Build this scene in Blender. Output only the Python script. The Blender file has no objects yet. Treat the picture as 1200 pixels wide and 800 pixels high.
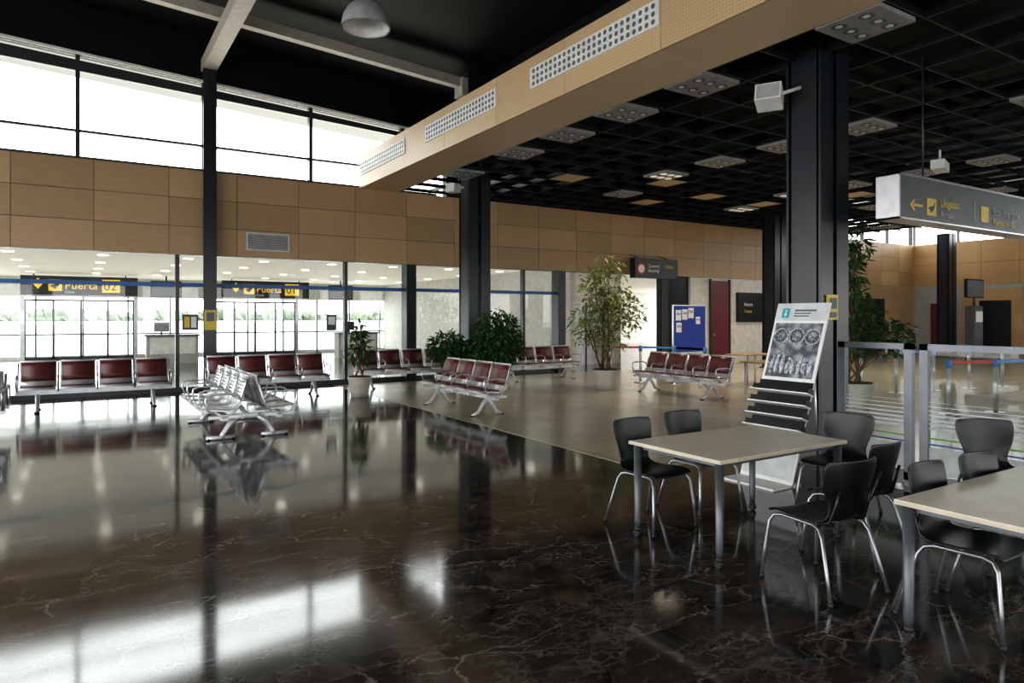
import bpy, bmesh, math, random
from mathutils import Vector, Matrix
random.seed(7)
sc = bpy.context.scene
TH = math.radians(32.3)
H = 1.7

# ---------------------------------------------------------------- materials
def newmat(name):
    m = bpy.data.materials.new(name); m.use_nodes = True
    nt = m.node_tree
    return m, nt, nt.nodes['Principled BSDF']

def plain(name, col, rough=0.5, metal=0.0, emit=None, es=0.0, noise=0.06, scale=6.0, spec=0.5):
    m, nt, b = newmat(name)
    b.inputs['Roughness'].default_value = rough
    b.inputs['Metallic'].default_value = metal
    b.inputs['Specular IOR Level'].default_value = spec
    tc = nt.nodes.new('ShaderNodeTexCoord'); n = nt.nodes.new('ShaderNodeTexNoise')
    n.inputs['Scale'].default_value = scale; n.inputs['Detail'].default_value = 3
    nt.links.new(tc.outputs['Object'], n.inputs['Vector'])
    r = nt.nodes.new('ShaderNodeValToRGB')
    c0 = [max(0, c*(1-noise*2)) for c in col]; c1 = [min(1, c*(1+noise*2)) for c in col]
    r.color_ramp.elements[0].position = .3; r.color_ramp.elements[1].position = .7
    r.color_ramp.elements[0].color = (*c0, 1); r.color_ramp.elements[1].color = (*c1, 1)
    nt.links.new(n.outputs['Fac'], r.inputs['Fac'])
    nt.links.new(r.outputs['Color'], b.inputs['Base Color'])
    if emit:
        b.inputs['Emission Color'].default_value = (*emit, 1)
        b.inputs['Emission Strength'].default_value = es
    return m

def math_n(nt, op, a, b=None, c=None):
    n = nt.nodes.new('ShaderNodeMath'); n.operation = op
    for i, v in enumerate((a, b, c)):
        if v is None: continue
        if isinstance(v, (int, float)): n.inputs[i].default_value = v
        else: nt.links.new(v, n.inputs[i])
    return n.outputs[0]

def mixc(nt, fac, a, b, blend='MIX'):
    n = nt.nodes.new('ShaderNodeMix'); n.data_type = 'RGBA'; n.blend_type = blend
    for k, v in ((0, fac), (6, a), (7, b)):
        if isinstance(v, (int, float)): n.inputs[k].default_value = v
        elif isinstance(v, tuple): n.inputs[k].default_value = (*v, 1)
        else: nt.links.new(v, n.inputs[k])
    return n.outputs[2]

def wood(name, base, dark, axis='Y', perf=False, rough=0.42, pitch=(1.43, .643), off=(0, 0)):
    """maple panelling, panel to panel tone variation from position"""
    m, nt, b = newmat(name)
    geo = nt.nodes.new('ShaderNodeNewGeometry')
    sx = nt.nodes.new('ShaderNodeSeparateXYZ'); nt.links.new(geo.outputs['Position'], sx.inputs[0])
    along = sx.outputs['X'] if axis == 'X' else sx.outputs['Y']
    z = sx.outputs['Z']
    fu = math_n(nt, 'FLOOR', math_n(nt, 'DIVIDE', math_n(nt, 'SUBTRACT', along, off[0]), pitch[0]))
    fv = math_n(nt, 'FLOOR', math_n(nt, 'DIVIDE', math_n(nt, 'SUBTRACT', z, off[1]), pitch[1]))
    cb = nt.nodes.new('ShaderNodeCombineXYZ'); nt.links.new(fu, cb.inputs[0]); nt.links.new(fv, cb.inputs[1])
    wn = nt.nodes.new('ShaderNodeTexWhiteNoise'); wn.noise_dimensions = '3D'; nt.links.new(cb.outputs[0], wn.inputs['Vector'])
    mp = nt.nodes.new('ShaderNodeMapping')
    mp.inputs['Scale'].default_value = (1.2, 1.2, 9.0)
    nt.links.new(geo.outputs['Position'], mp.inputs['Vector'])
    gr = nt.nodes.new('ShaderNodeTexNoise'); gr.inputs['Scale'].default_value = 2.2; gr.inputs['Detail'].default_value = 5
    nt.links.new(mp.outputs[0], gr.inputs['Vector'])
    f = math_n(nt, 'ADD', math_n(nt, 'MULTIPLY', wn.outputs['Value'], .6), math_n(nt, 'MULTIPLY', gr.outputs['Fac'], .55))
    c = mixc(nt, f, base, dark)
    if perf:
        cb2 = nt.nodes.new('ShaderNodeCombineXYZ'); nt.links.new(along, cb2.inputs[0]); nt.links.new(z, cb2.inputs[1])
        v = nt.nodes.new('ShaderNodeTexVoronoi'); v.inputs['Scale'].default_value = 22; v.inputs['Randomness'].default_value = 0
        nt.links.new(cb2.outputs[0], v.inputs['Vector'])
        dots = math_n(nt, 'LESS_THAN', v.outputs['Distance'], .17)
        c = mixc(nt, math_n(nt, 'MULTIPLY', dots, .6), c, tuple(x*.35 for x in dark))
    nt.links.new(c, b.inputs['Base Color'])
    b.inputs['Roughness'].default_value = rough
    return m

def marble():
    m, nt, b = newmat('dark_marble')
    geo = nt.nodes.new('ShaderNodeNewGeometry')
    P = geo.outputs['Position']
    br = nt.nodes.new('ShaderNodeTexBrick'); br.offset = 0.5
    br.inputs['Scale'].default_value = 1.0; br.inputs['Brick Width'].default_value = .9; br.inputs['Row Height'].default_value = .45
    br.inputs['Mortar Size'].default_value = .003; br.inputs['Mortar Smooth'].default_value = .1
    br.inputs['Color1'].default_value = (0.0, 0, 0, 1); br.inputs['Color2'].default_value = (1, 1, 1, 1)
    nt.links.new(P, br.inputs['Vector'])
    vm = nt.nodes.new('ShaderNodeVectorMath'); vm.operation = 'MULTIPLY_ADD'
    nt.links.new(br.outputs['Color'], vm.inputs[0]); vm.inputs[1].default_value = (3.1, 5.7, 2.3); nt.links.new(P, vm.inputs[2])
    nz = nt.nodes.new('ShaderNodeTexNoise'); nz.inputs['Scale'].default_value = 2.6; nz.inputs['Detail'].default_value = 9; nz.inputs['Roughness'].default_value = .65; nz.inputs['Distortion'].default_value = .8
    nt.links.new(vm.outputs[0], nz.inputs['Vector'])
    nj = nt.nodes.new('ShaderNodeTexNoise'); nj.inputs['Scale'].default_value = 5; nj.inputs['Detail'].default_value = 9; nj.inputs['Roughness'].default_value = .7
    nt.links.new(vm.outputs[0], nj.inputs['Vector'])
    va = nt.nodes.new('ShaderNodeVectorMath'); va.operation = 'MULTIPLY_ADD'
    nt.links.new(nj.outputs['Color'], va.inputs[0]); va.inputs[1].default_value = (.24, .24, .24); nt.links.new(vm.outputs[0], va.inputs[2])
    def veins(scale, w, rot, st):
        mp = nt.nodes.new('ShaderNodeMapping'); mp.inputs['Rotation'].default_value = (0, 0, rot); mp.inputs['Scale'].default_value = (1, st, 1)
        nt.links.new(va.outputs[0], mp.inputs['Vector'])
        v = nt.nodes.new('ShaderNodeTexVoronoi'); v.feature = 'DISTANCE_TO_EDGE'; v.inputs['Scale'].default_value = scale
        nt.links.new(mp.outputs[0], v.inputs['Vector'])
        r = nt.nodes.new('ShaderNodeMapRange'); r.inputs['From Min'].default_value = 0; r.inputs['From Max'].default_value = w
        r.inputs['To Min'].default_value = 1; r.inputs['To Max'].default_value = 0
        nt.links.new(v.outputs['Distance'], r.inputs['Value']); return math_n(nt, 'POWER', r.outputs[0], 1.6)
    def maskn(scale, lo, hi, off):
        a = nt.nodes.new('ShaderNodeMapping'); a.inputs['Location'].default_value = (off, off*1.7, 0); nt.links.new(vm.outputs[0], a.inputs['Vector'])
        n = nt.nodes.new('ShaderNodeTexNoise'); n.inputs['Scale'].default_value = scale; n.inputs['Detail'].default_value = 4
        nt.links.new(a.outputs[0], n.inputs['Vector'])
        r = nt.nodes.new('ShaderNodeMapRange'); r.inputs['From Min'].default_value = lo; r.inputs['From Max'].default_value = hi
        nt.links.new(n.outputs['Fac'], r.inputs['Value']); return r.outputs[0]
    v1 = math_n(nt, 'MULTIPLY', veins(1.6, .032, .6, 2.6), maskn(2.0, .40, .64, 3))
    v2 = math_n(nt, 'MULTIPLY', veins(3.6, .055, -.5, 2.2), maskn(2.6, .42, .66, 11))
    v3 = math_n(nt, 'MULTIPLY', veins(9, .13, 1.1, 1.8), maskn(3.0, .44, .7, 23))
    vv = math_n(nt, 'MAXIMUM', math_n(nt, 'MULTIPLY', v1, .9), math_n(nt, 'MAXIMUM', math_n(nt, 'MULTIPLY', v2, .6), math_n(nt, 'MULTIPLY', v3, .4)))
    r = nt.nodes.new('ShaderNodeValToRGB')
    e = r.color_ramp.elements
    e[0].position = .38; e[0].color = (.013, .011, .010, 1); e[1].position = .74; e[1].color = (.078, .064, .054, 1)
    nt.links.new(nz.outputs['Fac'], r.inputs['Fac'])
    c = mixc(nt, vv, r.outputs['Color'], (.29, .26, .235))
    c = mixc(nt, math_n(nt, 'MULTIPLY', br.outputs['Fac'], .5), c, (.08, .072, .065))
    nt.links.new(c, b.inputs['Base Color'])
    mask = nt.nodes.new('ShaderNodeTexNoise'); mask.inputs['Scale'].default_value = 1.1; mask.inputs['Detail'].default_value = 3
    nt.links.new(P, mask.inputs['Vector'])
    rr = nt.nodes.new('ShaderNodeMapRange'); rr.inputs['To Min'].default_value = .03; rr.inputs['To Max'].default_value = .15
    nt.links.new(mask.outputs['Fac'], rr.inputs['Value'])
    nt.links.new(rr.outputs[0], b.inputs['Roughness'])
    b.inputs['Specular IOR Level'].default_value = .75
    bp = nt.nodes.new('ShaderNodeBump'); bp.inputs['Strength'].default_value = .045; bp.inputs['Distance'].default_value = .02
    n2 = nt.nodes.new('ShaderNodeTexNoise'); n2.inputs['Scale'].default_value = 1.6; n2.inputs['Detail'].default_value = 1
    nt.links.new(vm.outputs[0], n2.inputs['Vector'])
    nt.links.new(n2.outputs['Fac'], bp.inputs['Height']); nt.links.new(bp.outputs[0], b.inputs['Normal'])
    return m

def terrazzo():
    m, nt, b = newmat('beige_terrazzo')
    geo = nt.nodes.new('ShaderNodeNewGeometry')
    br = nt.nodes.new('ShaderNodeTexBrick'); br.offset = 0
    br.inputs['Scale'].default_value = 1; br.inputs['Brick Width'].default_value = .6; br.inputs['Row Height'].default_value = .6
    br.inputs['Mortar Size'].default_value = .004
    br.inputs['Color1'].default_value = (.54, .48, .37, 1); br.inputs['Color2'].default_value = (.46, .41, .32, 1)
    br.inputs['Mortar'].default_value = (.3, .25, .18, 1)
    nt.links.new(geo.outputs['Position'], br.inputs['Vector'])
    n = nt.nodes.new('ShaderNodeTexNoise'); n.inputs['Scale'].default_value = 60; n.inputs['Detail'].default_value = 2
    nt.links.new(geo.outputs['Position'], n.inputs['Vector'])
    c = mixc(nt, .4, br.outputs['Color'], n.outputs['Fac'], 'SOFT_LIGHT')
    nt.links.new(c, b.inputs['Base Color']); b.inputs['Roughness'].default_value = .2
    b.inputs['Specular IOR Level'].default_value = .7
    return m

def glass(name, tint=(.96, .98, .97), refl=.06):
    m = bpy.data.materials.new(name); m.use_nodes = True; nt = m.node_tree
    nt.nodes.remove(nt.nodes['Principled BSDF']); out = nt.nodes['Material Output']
    t = nt.nodes.new('ShaderNodeBsdfTransparent'); t.inputs[0].default_value = (*tint, 1)
    g = nt.nodes.new('ShaderNodeBsdfGlossy'); g.inputs['Roughness'].default_value = .02
    fr = nt.nodes.new('ShaderNodeLayerWeight'); fr.inputs['Blend'].default_value = .15
    mx = nt.nodes.new('ShaderNodeMixShader')
    f = math_n(nt, 'ADD', math_n(nt, 'MULTIPLY', fr.outputs['Fresnel'], .35), refl*.3)
    nt.links.new(f, mx.inputs[0]); nt.links.new(t.outputs[0], mx.inputs[1]); nt.links.new(g.outputs[0], mx.inputs[2])
    nt.links.new(mx.outputs[0], out.inputs[0])
    return m

M = {}
M['marble'] = marble(); M['terrazzo'] = terrazzo()
WB, WD = (.55, .375, .205), (.34, .22, .115)
M['wood_wall'] = wood('maple_panel_wall', WB, WD, 'X', off=(.24, 3.1))
M['wood_wall_p'] = wood('maple_panel_perforated', WB, WD, 'X', perf=True, off=(.24, 3.1))
M['wood_right'] = wood('maple_panel_side', (.62, .40, .19), (.45, .27, .12), 'Y', off=(0, 3.1))
M['wood_face'] = wood('maple_bulkhead', (.66, .48, .28), (.52, .365, .2), 'Y', perf=True, pitch=(1.975, 3), off=(2.2, 4))
M['wood_soffit'] = wood('maple_soffit', (.70, .54, .35), (.60, .45, .28), 'Y', pitch=(1.975, 3), off=(2.2, 4))
M['black'] = plain('black_ceiling_paint', (.004, .0045, .006), .6, spec=.25)
M['grid'] = plain('black_grid_metal', (.011, .012, .015), .4, spec=.4)
M['steel'] = plain('dark_steel_paint', (.013, .017, .023), .3, spec=.5)
M['truss'] = plain('grey_truss_paint', (.44, .40, .35), .5)
M['frame'] = plain('dark_window_frame', (.03, .035, .04), .35)
M['alu'] = plain('brushed_aluminium', (.55, .56, .58), .28, metal=.9)
M['chairleg'] = plain('silver_chair_tube', (.28, .29, .31), .3, metal=.8)
M['alu_l'] = plain('light_aluminium', (.58, .59, .61), .3, metal=.35)
M['panelgrey'] = plain('fixture_grey', (.30, .30, .29), .5)
M['greyframe'] = plain('grey_partition_frame', (.15, .16, .18), .35, metal=.4)
M['white'] = plain('white_paint', (.75, .75, .72), .5)
M['cream'] = plain('cream_ceiling_added_glow', (.8, .75, .64), .6, noise=.02, emit=(1, .92, .76), es=.4)  # plain cream ceiling; emission added to brighten it, not a light fitting
M['offw'] = plain('offwhite_wall', (.64, .62, .58), .6)
M['greyw'] = plain('grey_wall', (.4, .4, .39), .6)
M['glass'] = glass('window_glass')
M['pglass'] = glass('partition_glass', (.92, .95, .94), .1)
M['frost'] = plain('frosted_film', (.6, .63, .63), .6)
M['blue'] = plain('blue_stripe', (.03, .12, .35), .4)
M['green'] = plain('green_stripe', (.15, .42, .05), .4)
M['maroon'] = plain('maroon_vinyl', (.105, .02, .02), .38)
M['maroon_d'] = plain('maroon_door_paint', (.13, .015, .025), .4)
M['seatm'] = plain('perforated_seat_metal', (.66, .67, .68), .25, metal=.5)
M['chair'] = plain('black_polypropylene', (.008, .009, .011), .36, spec=.45)
M['tabletop'] = plain('cream_laminate', (.82, .76, .64), .33, noise=.03)
M['tedge'] = plain('table_edge_band', (.56, .49, .38), .4)
M['tleg'] = plain('grey_table_leg', (.10, .11, .12), .35, metal=.4)
M['rubber'] = plain('black_rubber', (.01, .01, .01), .5)
M['yellow'] = plain('sign_yellow', (.62, .46, .06), .4)
M['yellow_l'] = plain('sign_yellow_backlit', (.85, .58, .03), .4, emit=(.9, .6, .05), es=.5)
M['signblk'] = plain('sign_black', (.010, .010, .012), .3)
M['signgrey'] = plain('sign_grey', (.085, .095, .11), .4)
M['paper'] = plain('white_paper', (.8, .8, .78), .6, noise=.02)
M['pdark'] = plain('printed_grey', (.12, .13, .15), .5)
M['bblue'] = plain('blue_felt', (.015, .05, .32), .7)
M['leaf'] = plain('dark_leaf', (.03, .08, .02), .4, noise=.35, scale=9)
M['leaf_y'] = plain('ficus_leaf', (.2, .25, .07), .45, noise=.3, scale=7)
M['bark'] = plain('bark', (.14, .09, .05), .8)
M['pot'] = plain('cream_planter', (.55, .52, .46), .5)
M['soil'] = plain('soil', (.03, .02, .015), .9)
M['teal'] = plain('info_logo_teal', (.05, .42, .45), .4)
M['red'] = plain('red_belt', (.5, .03, .03), .5)
M['bluecap'] = plain('blue_cap', (.05, .25, .6), .4)
M['lamp'] = plain('lamp_emitter', (.9, .88, .8), .5, emit=(1, .9, .72), es=.4)
M['fluor'] = plain('ceiling_light_emitter', (.9, .9, .9), .5, emit=(1, .93, .8), es=6)
M['ground'] = plain('concrete_apron', (.6, .6, .585), .8, scale=.2, noise=.02)
M['hedge'] = plain('distant_trees', (.13, .15, .11), .9, noise=.3, scale=.5)
M['woodt'] = plain('light_wood_top', (.45, .3, .16), .4)

def relief():
    m, nt, b = newmat('stone_relief_print')
    tc = nt.nodes.new('ShaderNodeTexCoord')
    v = nt.nodes.new('ShaderNodeTexVoronoi'); v.inputs['Scale'].default_value = 9
    n = nt.nodes.new('ShaderNodeTexNoise'); n.inputs['Scale'].default_value = 12; n.inputs['Detail'].default_value = 6
    nt.links.new(tc.outputs['Object'], v.inputs['Vector']); nt.links.new(tc.outputs['Object'], n.inputs['Vector'])
    f = math_n(nt, 'MULTIPLY', math_n(nt, 'SUBTRACT', 1.1, v.outputs['Distance']), n.outputs['Fac'])
    r = nt.nodes.new('ShaderNodeValToRGB'); e = r.color_ramp.elements
    e[0].position = .2; e[0].color = (.08, .09, .105, 1); e[1].position = .5; e[1].color = (.44, .47, .5, 1)
    nt.links.new(f, r.inputs['Fac']); nt.links.new(r.outputs[0], b.inputs['Base Color'])
    b.inputs['Roughness'].default_value = .4
    return m
M['relief'] = relief()
M['relief_l'] = plain('relief_light_print', (.42, .45, .48), .5, noise=.4, scale=40)
M['relief_d'] = plain('relief_dark_print', (.11, .125, .15), .5, noise=.4, scale=40)

# ---------------------------------------------------------------- builder
class B:
    def __init__(s): s.bm = bmesh.new(); s.mats = []
    def mi(s, m):
        m = M[m] if isinstance(m, str) else m
        if m not in s.mats: s.mats.append(m)
        return s.mats.index(m)
    def face(s, vs, k, smooth=False):
        try: f = s.bm.faces.new(vs)
        except ValueError: return
        f.material_index = k; f.smooth = smooth
    def poly(s, pts, m, smooth=False):
        s.face([s.bm.verts.new(p) for p in pts], s.mi(m), smooth)
    def box(s, x0, x1, y0, y1, z0, z1, m, mat4=None):
        k = s.mi(m); c = [(x, y, z) for x in (x0, x1) for y in (y0, y1) for z in (z0, z1)]
        if mat4: c = [mat4 @ Vector(p) for p in c]
        v = [s.bm.verts.new(p) for p in c]
        for f in ((0, 1, 3, 2), (4, 6, 7, 5), (0, 4, 5, 1), (2, 3, 7, 6), (0, 2, 6, 4), (1, 5, 7, 3)):
            s.face([v[i] for i in f], k)
    def hexa(s, pts, m):
        """8 pts: bottom 4 ccw then top 4"""
        k = s.mi(m); v = [s.bm.verts.new(p) for p in pts]
        for f in ((3, 2, 1, 0), (4, 5, 6, 7), (0, 1, 5, 4), (1, 2, 6, 5), (2, 3, 7, 6), (3, 0, 4, 7)):
            s.face([v[i] for i in f], k)
    def tube(s, pts, r, m, seg=10, cap=True):
        k = s.mi(m); pts = [Vector(p) for p in pts]; n = len(pts)
        rs = r if isinstance(r, (list, tuple)) else [r]*n
        rings = []; up = None
        for i, p in enumerate(pts):
            if i == 0: t = pts[1]-p
            elif i == n-1: t = p-pts[i-1]
            else: t = (pts[i+1]-p).normalized()+(p-pts[i-1]).normalized()
            t.normalize()
            if up is None:
                up = Vector((0, 0, 1)) if abs(t.z) < .9 else Vector((1, 0, 0))
            a = up - t*up.dot(t)
            if a.length < 1e-4: a = t.orthogonal()
            a.normalize(); up = a; b = t.cross(a)
            rings.append([s.bm.verts.new(p+(a*math.cos(q)+b*math.sin(q))*rs[i]) for q in [2*math.pi*j/seg for j in range(seg)]])
        for i in range(n-1):
            for j in range(seg):
                s.face([rings[i][j], rings[i][(j+1) % seg], rings[i+1][(j+1) % seg], rings[i+1][j]], k, True)
        if cap:
            s.face(rings[0][::-1], k); s.face(rings[-1], k)
    def cyl(s, p0, p1, r0, r1, m, seg=20): s.tube([p0, p1], [r0, r1], m, seg)
    def strip(s, prof, x0, x1, th, m, axis='x'):
        """profile of (y,z) thickened by th along normal, extruded x0..x1"""
        k = s.mi(m); n = len(prof); top = []; bot = []
        for i in range(n):
            a = Vector(prof[max(i-1, 0)]); b = Vector(prof[min(i+1, n-1)]); t = (b-a).normalized(); nn = Vector((-t.y, t.x))
            p = Vector(prof[i]); top.append(p+nn*th*.5); bot.append(p-nn*th*.5)
        L = [[s.bm.verts.new((x, q.x, q.y)) for q in top+bot[::-1]] for x in (x0, x1)]
        N = 2*n
        for i in range(N):
            j = (i+1) % N
            s.face([L[0][i], L[0][j], L[1][j], L[1][i]], k, True)
        for e in (0, 1):
            for i in range(n-1):
                q = [L[e][i], L[e][i+1], L[e][N-2-i], L[e][N-1-i]]
                s.face(q if e else q[::-1], k)
    def mesh(s, name):
        bmesh.ops.recalc_face_normals(s.bm, faces=s.bm.faces)
        me = bpy.data.meshes.new(name); s.bm.to_mesh(me); s.bm.free()
        for m in s.mats: me.materials.append(m)
        return me
    def done(s, name, loc=None, rot=0, parent=None, center=True, bevel=0):
        me = s.mesh(name)
        if loc is None and center and parent is None:
            xs = [v.co for v in me.vertices]
            c = Vector(((min(v.x for v in xs)+max(v.x for v in xs))/2, (min(v.y for v in xs)+max(v.y for v in xs))/2, min(v.z for v in xs)))
            me.transform(Matrix.Translation(-c)); loc = c
        o = bpy.data.objects.new(name, me); sc.collection.objects.link(o)
        o.location = loc or (0, 0, 0); o.rotation_euler = (0, 0, rot)
        if parent: o.parent = parent
        if bevel:
            md = o.modifiers.new('bevel', 'BEVEL'); md.width = bevel; md.segments = 2; md.limit_method = 'ANGLE'
        return o

def link(name, me, loc, rot=0, parent=None):
    o = bpy.data.objects.new(name, me); sc.collection.objects.link(o)
    o.location = loc; o.rotation_euler = (0, 0, rot)
    if parent: o.parent = parent
    return o
def empty(name, loc, rot=0):
    o = bpy.data.objects.new(name, None); sc.collection.objects.link(o)
    o.location = loc; o.rotation_euler = (0, 0, rot); o.empty_display_size = .2
    return o
def text(name, body, size, loc, mat, parent, face='-Y', align='LEFT', ext=.002):
    cu = bpy.data.curves.new(name, 'FONT'); cu.body = body; cu.size = size; cu.extrude = ext; cu.align_x = align
    cu.materials.append(M[mat])
    o = bpy.data.objects.new(name, cu); sc.collection.objects.link(o)
    o.rotation_euler = (math.pi/2, 0, 0 if face == '-Y' else -math.pi/2)
    o.location = Vector(loc)-Vector(parent.location); o.parent = parent
    return o

# ---------------------------------------------------------------- shell
YW = 17.0
b = B(); b.box(-10, 33, -7, 33, -.1, 0, 'marble'); b.done('floor')
b = B(); b.box(5.3, 33, 5.6, 16.6, 0, .004, 'terrazzo'); b.box(7.1, 33, -7, 5.6, 0, .004, 'terrazzo'); b.done('floor_terrazzo')
b = B(); b.box(-150, 250, -150, 450, -.3, -.12, 'ground'); b.done('ground_apron')
b = B()
x = -160
while x < 320:
    w = random.uniform(5, 12); h = random.uniform(1.8, 3.8)
    b.tube([(x, 330, -.3), (x, 330, h*.5), (x+w*.3, 330, h)], [w*.6, w*.7, w*.2], 'hedge', 8); x += w*.8
b.done('tree_line')

def roofz(x): return 8.25-.07*x
def wtop(x): return 7.3-.065*(x+1.4)
b = B()
b.hexa([(-10, -7, roofz(-10)), (8.6, -7, roofz(8.6)), (8.6, 17.3, roofz(8.6)), (-10, 17.3, roofz(-10)),
        (-10, -7, roofz(-10)+.2), (8.6, -7, roofz(8.6)+.2), (8.6, 17.3, roofz(8.6)+.2), (-10, 17.3, roofz(-10)+.2)], 'black')
for y in (2.5, 8.5): b.hexa([(-10, y, roofz(-10)-.3), (8.6, y, roofz(8.6)-.3), (8.6, y+.3, roofz(8.6)-.3), (-10, y+.3, roofz(-10)-.3),
        (-10, y, roofz(-10)), (8.6, y, roofz(8.6)), (8.6, y+.3, roofz(8.6)), (-10, y+.3, roofz(-10))], 'black')
b.done('ceiling_hall')
b = B()
b.hexa([(-10, YW, wtop(-10)), (8.6, YW, wtop(8.6)), (8.6, YW+.25, wtop(8.6)), (-10, YW+.25, wtop(-10)),
        (-10, YW, roofz(-10)), (8.6, YW, roofz(8.6)), (8.6, YW+.25, roofz(8.6)), (-10, YW+.25, roofz(-10))], 'black')
b.box(8.6, 27, YW, YW+.25, 5.03, 6.4, 'black')
b.done('wall_gate_upper')
b = B(); b.hexa([(-10, YW+.25, wtop(-10)-.0), (8.6, YW+.25, wtop(8.6)), (8.6, YW+1.5, wtop(8.6)-.05), (-10, YW+1.5, wtop(-10)-.05),
        (-10, YW+.25, wtop(-10)+.2), (8.6, YW+.25, wtop(8.6)+.2), (8.6, YW+1.5, wtop(8.6)+.2), (-10, YW+1.5, wtop(-10)+.2)], 'frame'); b.done('trim_eave')
b = B(); b.box(8.46, 8.6, -7, 17, 5.81, 7.65, 'black'); b.done('wall_upper_side')
def wood_panels(b, xs, rows, y, mats, axis='x', g=.006, d=.03):
    for i in range(len(xs)-1):
        for j in range(len(rows)-1):
            m = mats[(i+j) % len(mats)] if len(mats) > 1 else mats[0]
            if axis == 'x': b.box(xs[i]+g, xs[i+1]-g, y-d, y, rows[j]+g, rows[j+1]-g, m)
            else: b.box(y-d, y, xs[i]+g, xs[i+1]-g, rows[j]+g, rows[j+1]-g, m)
b = B()
b.box(-10, 33, YW, YW+.25, 3.1, 5.03, 'steel')
xs = [.24+1.43*i for i in range(-7, 23)]; xs[0] = -9.95; xs.append(32.95)
rows = [3.1, 3.743, 4.387, 5.03]
wood_panels(b, xs, rows, YW, ['wood_wall', 'wood_wall_p', 'wood_wall', 'wood_wall'])
b.done('wall_gate_fascia')
b = B()
b.hexa([(-10, YW+.1, 5.03), (8.3, YW+.1, 5.03), (8.3, YW+.12, 5.03), (-10, YW+.12, 5.03),
        (-10, YW+.1, wtop(-10)), (8.3, YW+.1, wtop(8.3)), (8.3, YW+.12, wtop(8.3)), (-10, YW+.12, wtop(-10))], 'glass')
for i in range(-4, 4):
    x = 2.45*i-.05; b.box(x-.04, x+.04, YW+.03, YW+.2, 5.03, wtop(x), 'frame')
b.box(-10, 8.3, YW+.05, YW+.17, 5.60, 5.65, 'frame')
b.box(-10, 8.3, YW, YW+.2, 5.03, 5.08, 'frame')
b.hexa([(-10, YW+.02, wtop(-10)-.5), (8.3, YW+.02, wtop(8.3)-.2), (8.3, YW+.18, wtop(8.3)-.2), (-10, YW+.18, wtop(-10)-.5),
        (-10, YW+.02, wtop(-10)-.12), (8.3, YW+.02, wtop(8.3)-.1), (8.3, YW+.18, wtop(8.3)-.1), (-10, YW+.18, wtop(-10)-.12)], 'frame')
b.hexa([(-10, YW-.06, wtop(-10)), (8.3, YW-.06, wtop(8.3)), (8.3, YW, wtop(8.3)), (-10, YW, wtop(-10)),
        (-10, YW-.06, wtop(-10)+.05), (8.3, YW-.06, wtop(8.3)+.05), (8.3, YW, wtop(8.3)+.05), (-10, YW, wtop(-10)+.05)], 'white')
b.done('window_1')
b = B()
b.box(-10, 12.4, YW+.1, YW+.115, .08, 3.1, 'glass')
b.box(-10, 12.4, YW+.08, YW+.095, 2.38, 2.47, 'blue')
for x in (-5, -2.5, 1.85, 5.75, 9.9, 11.2): b.box(x-.04, x+.04, YW+.04, YW+.2, 0, 3.1, 'frame')
for x in (7.5, 12.5): b.box(x-.14, x+.14, YW-.1, YW+.25, 0, 3.1, 'steel')
b.box(-10, 12.4, YW+.05, YW+.17, 0, .1, 'frame')
b.done('window_2')
b = B(); b.box(2.38, 2.58, YW-.28, YW-.035, 0, 7.3, 'steel'); b.box(2.34, 2.62, YW-.3, YW-.26, 0, 7.3, 'steel'); b.done('steel_column')
b = B(); b.box(2.33, 2.63, -7, YW, 7.3, 7.58, 'truss'); b.done('roof_beam')
b = B()
def xbz(x): return 7.9-.072*x
b.hexa([(-10, 14.5, xbz(-10)-.12), (8.0, 14.5, xbz(8)-.12), (8.0, 14.7, xbz(8)-.12), (-10, 14.7, xbz(-10)-.12),
        (-10, 14.5, xbz(-10)+.1), (8.0, 14.5, xbz(8)+.1), (8.0, 14.7, xbz(8)+.1), (-10, 14.7, xbz(-10)+.1)], 'truss')
b.box(7.7, 7.9, 14.4, 14.8, 7.0, 7.42, 'truss')
b.done('roof_beam')
# bulkhead
b = B()
b.box(6.1, 7.05, -6.95, 16.9, 5.04, 5.8, 'steel')
ys = [2.2+1.975*i for i in range(-4, 8)] + [16.95]
ys[0] = -6.9
for i in range(len(ys)-1):
    if ys[i+1]-ys[i] < .1: continue
    b.box(6.06, 6.1, ys[i]+.004, ys[i+1]-.004, 5.0, 5.82, 'wood_face')
    b.box(6.1, 7.1, ys[i]+.003, ys[i+1]-.003, 5.0, 5.04, 'wood_soffit')
b.box(7.05, 7.1, -6.95, 16.9, 5.04, 5.6, 'steel')
b.done('bulkhead')
b = B(); b.box(7.05, 7.8, -6.95, 16.9, 5.81, 5.85, 'black'); b.done('trim_bulkhead_deck')
for y0 in (14.0, 10.08, 6.16, 2.23):
    b = B(); y1 = y0+2.86; X = 6.06
    b.box(X-.02, X, y0, y1, 5.31, 5.64, 'white')
    n = 24
    for i in range(n):
        for j in range(3):
            y = y0+.1+(y1-y0-.2)*i/(n-1); z = 5.375+.1*j
            b.cyl((X-.024, y, z), (X-.018, y, z), .034, .034, 'pdark', 10)
    b.done('air_vent')
# left / rear walls, unseen; window openings added for fill light
b = B(); b.box(-10.25, -10, -7, 33, 0, .4, 'offw'); b.box(-10.25, -10, -7, 33, 5.5, 9.2, 'black')
for y in range(-7, 33, 4): b.box(-10.25, -10, y, y+.3, .4, 5.5, 'frame')
b.done('wall_left')
b = B(); b.box(-10, 33, -7.25, -7, 0, .9, 'offw'); b.box(-10, 33, -7.25, -7, 3.3, 9.2, 'offw')
for x in range(-10, 33, 4): b.box(x, x+.8, -7.25, -7, .9, 3.3, 'offw')
b.done('wall_rear')
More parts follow.
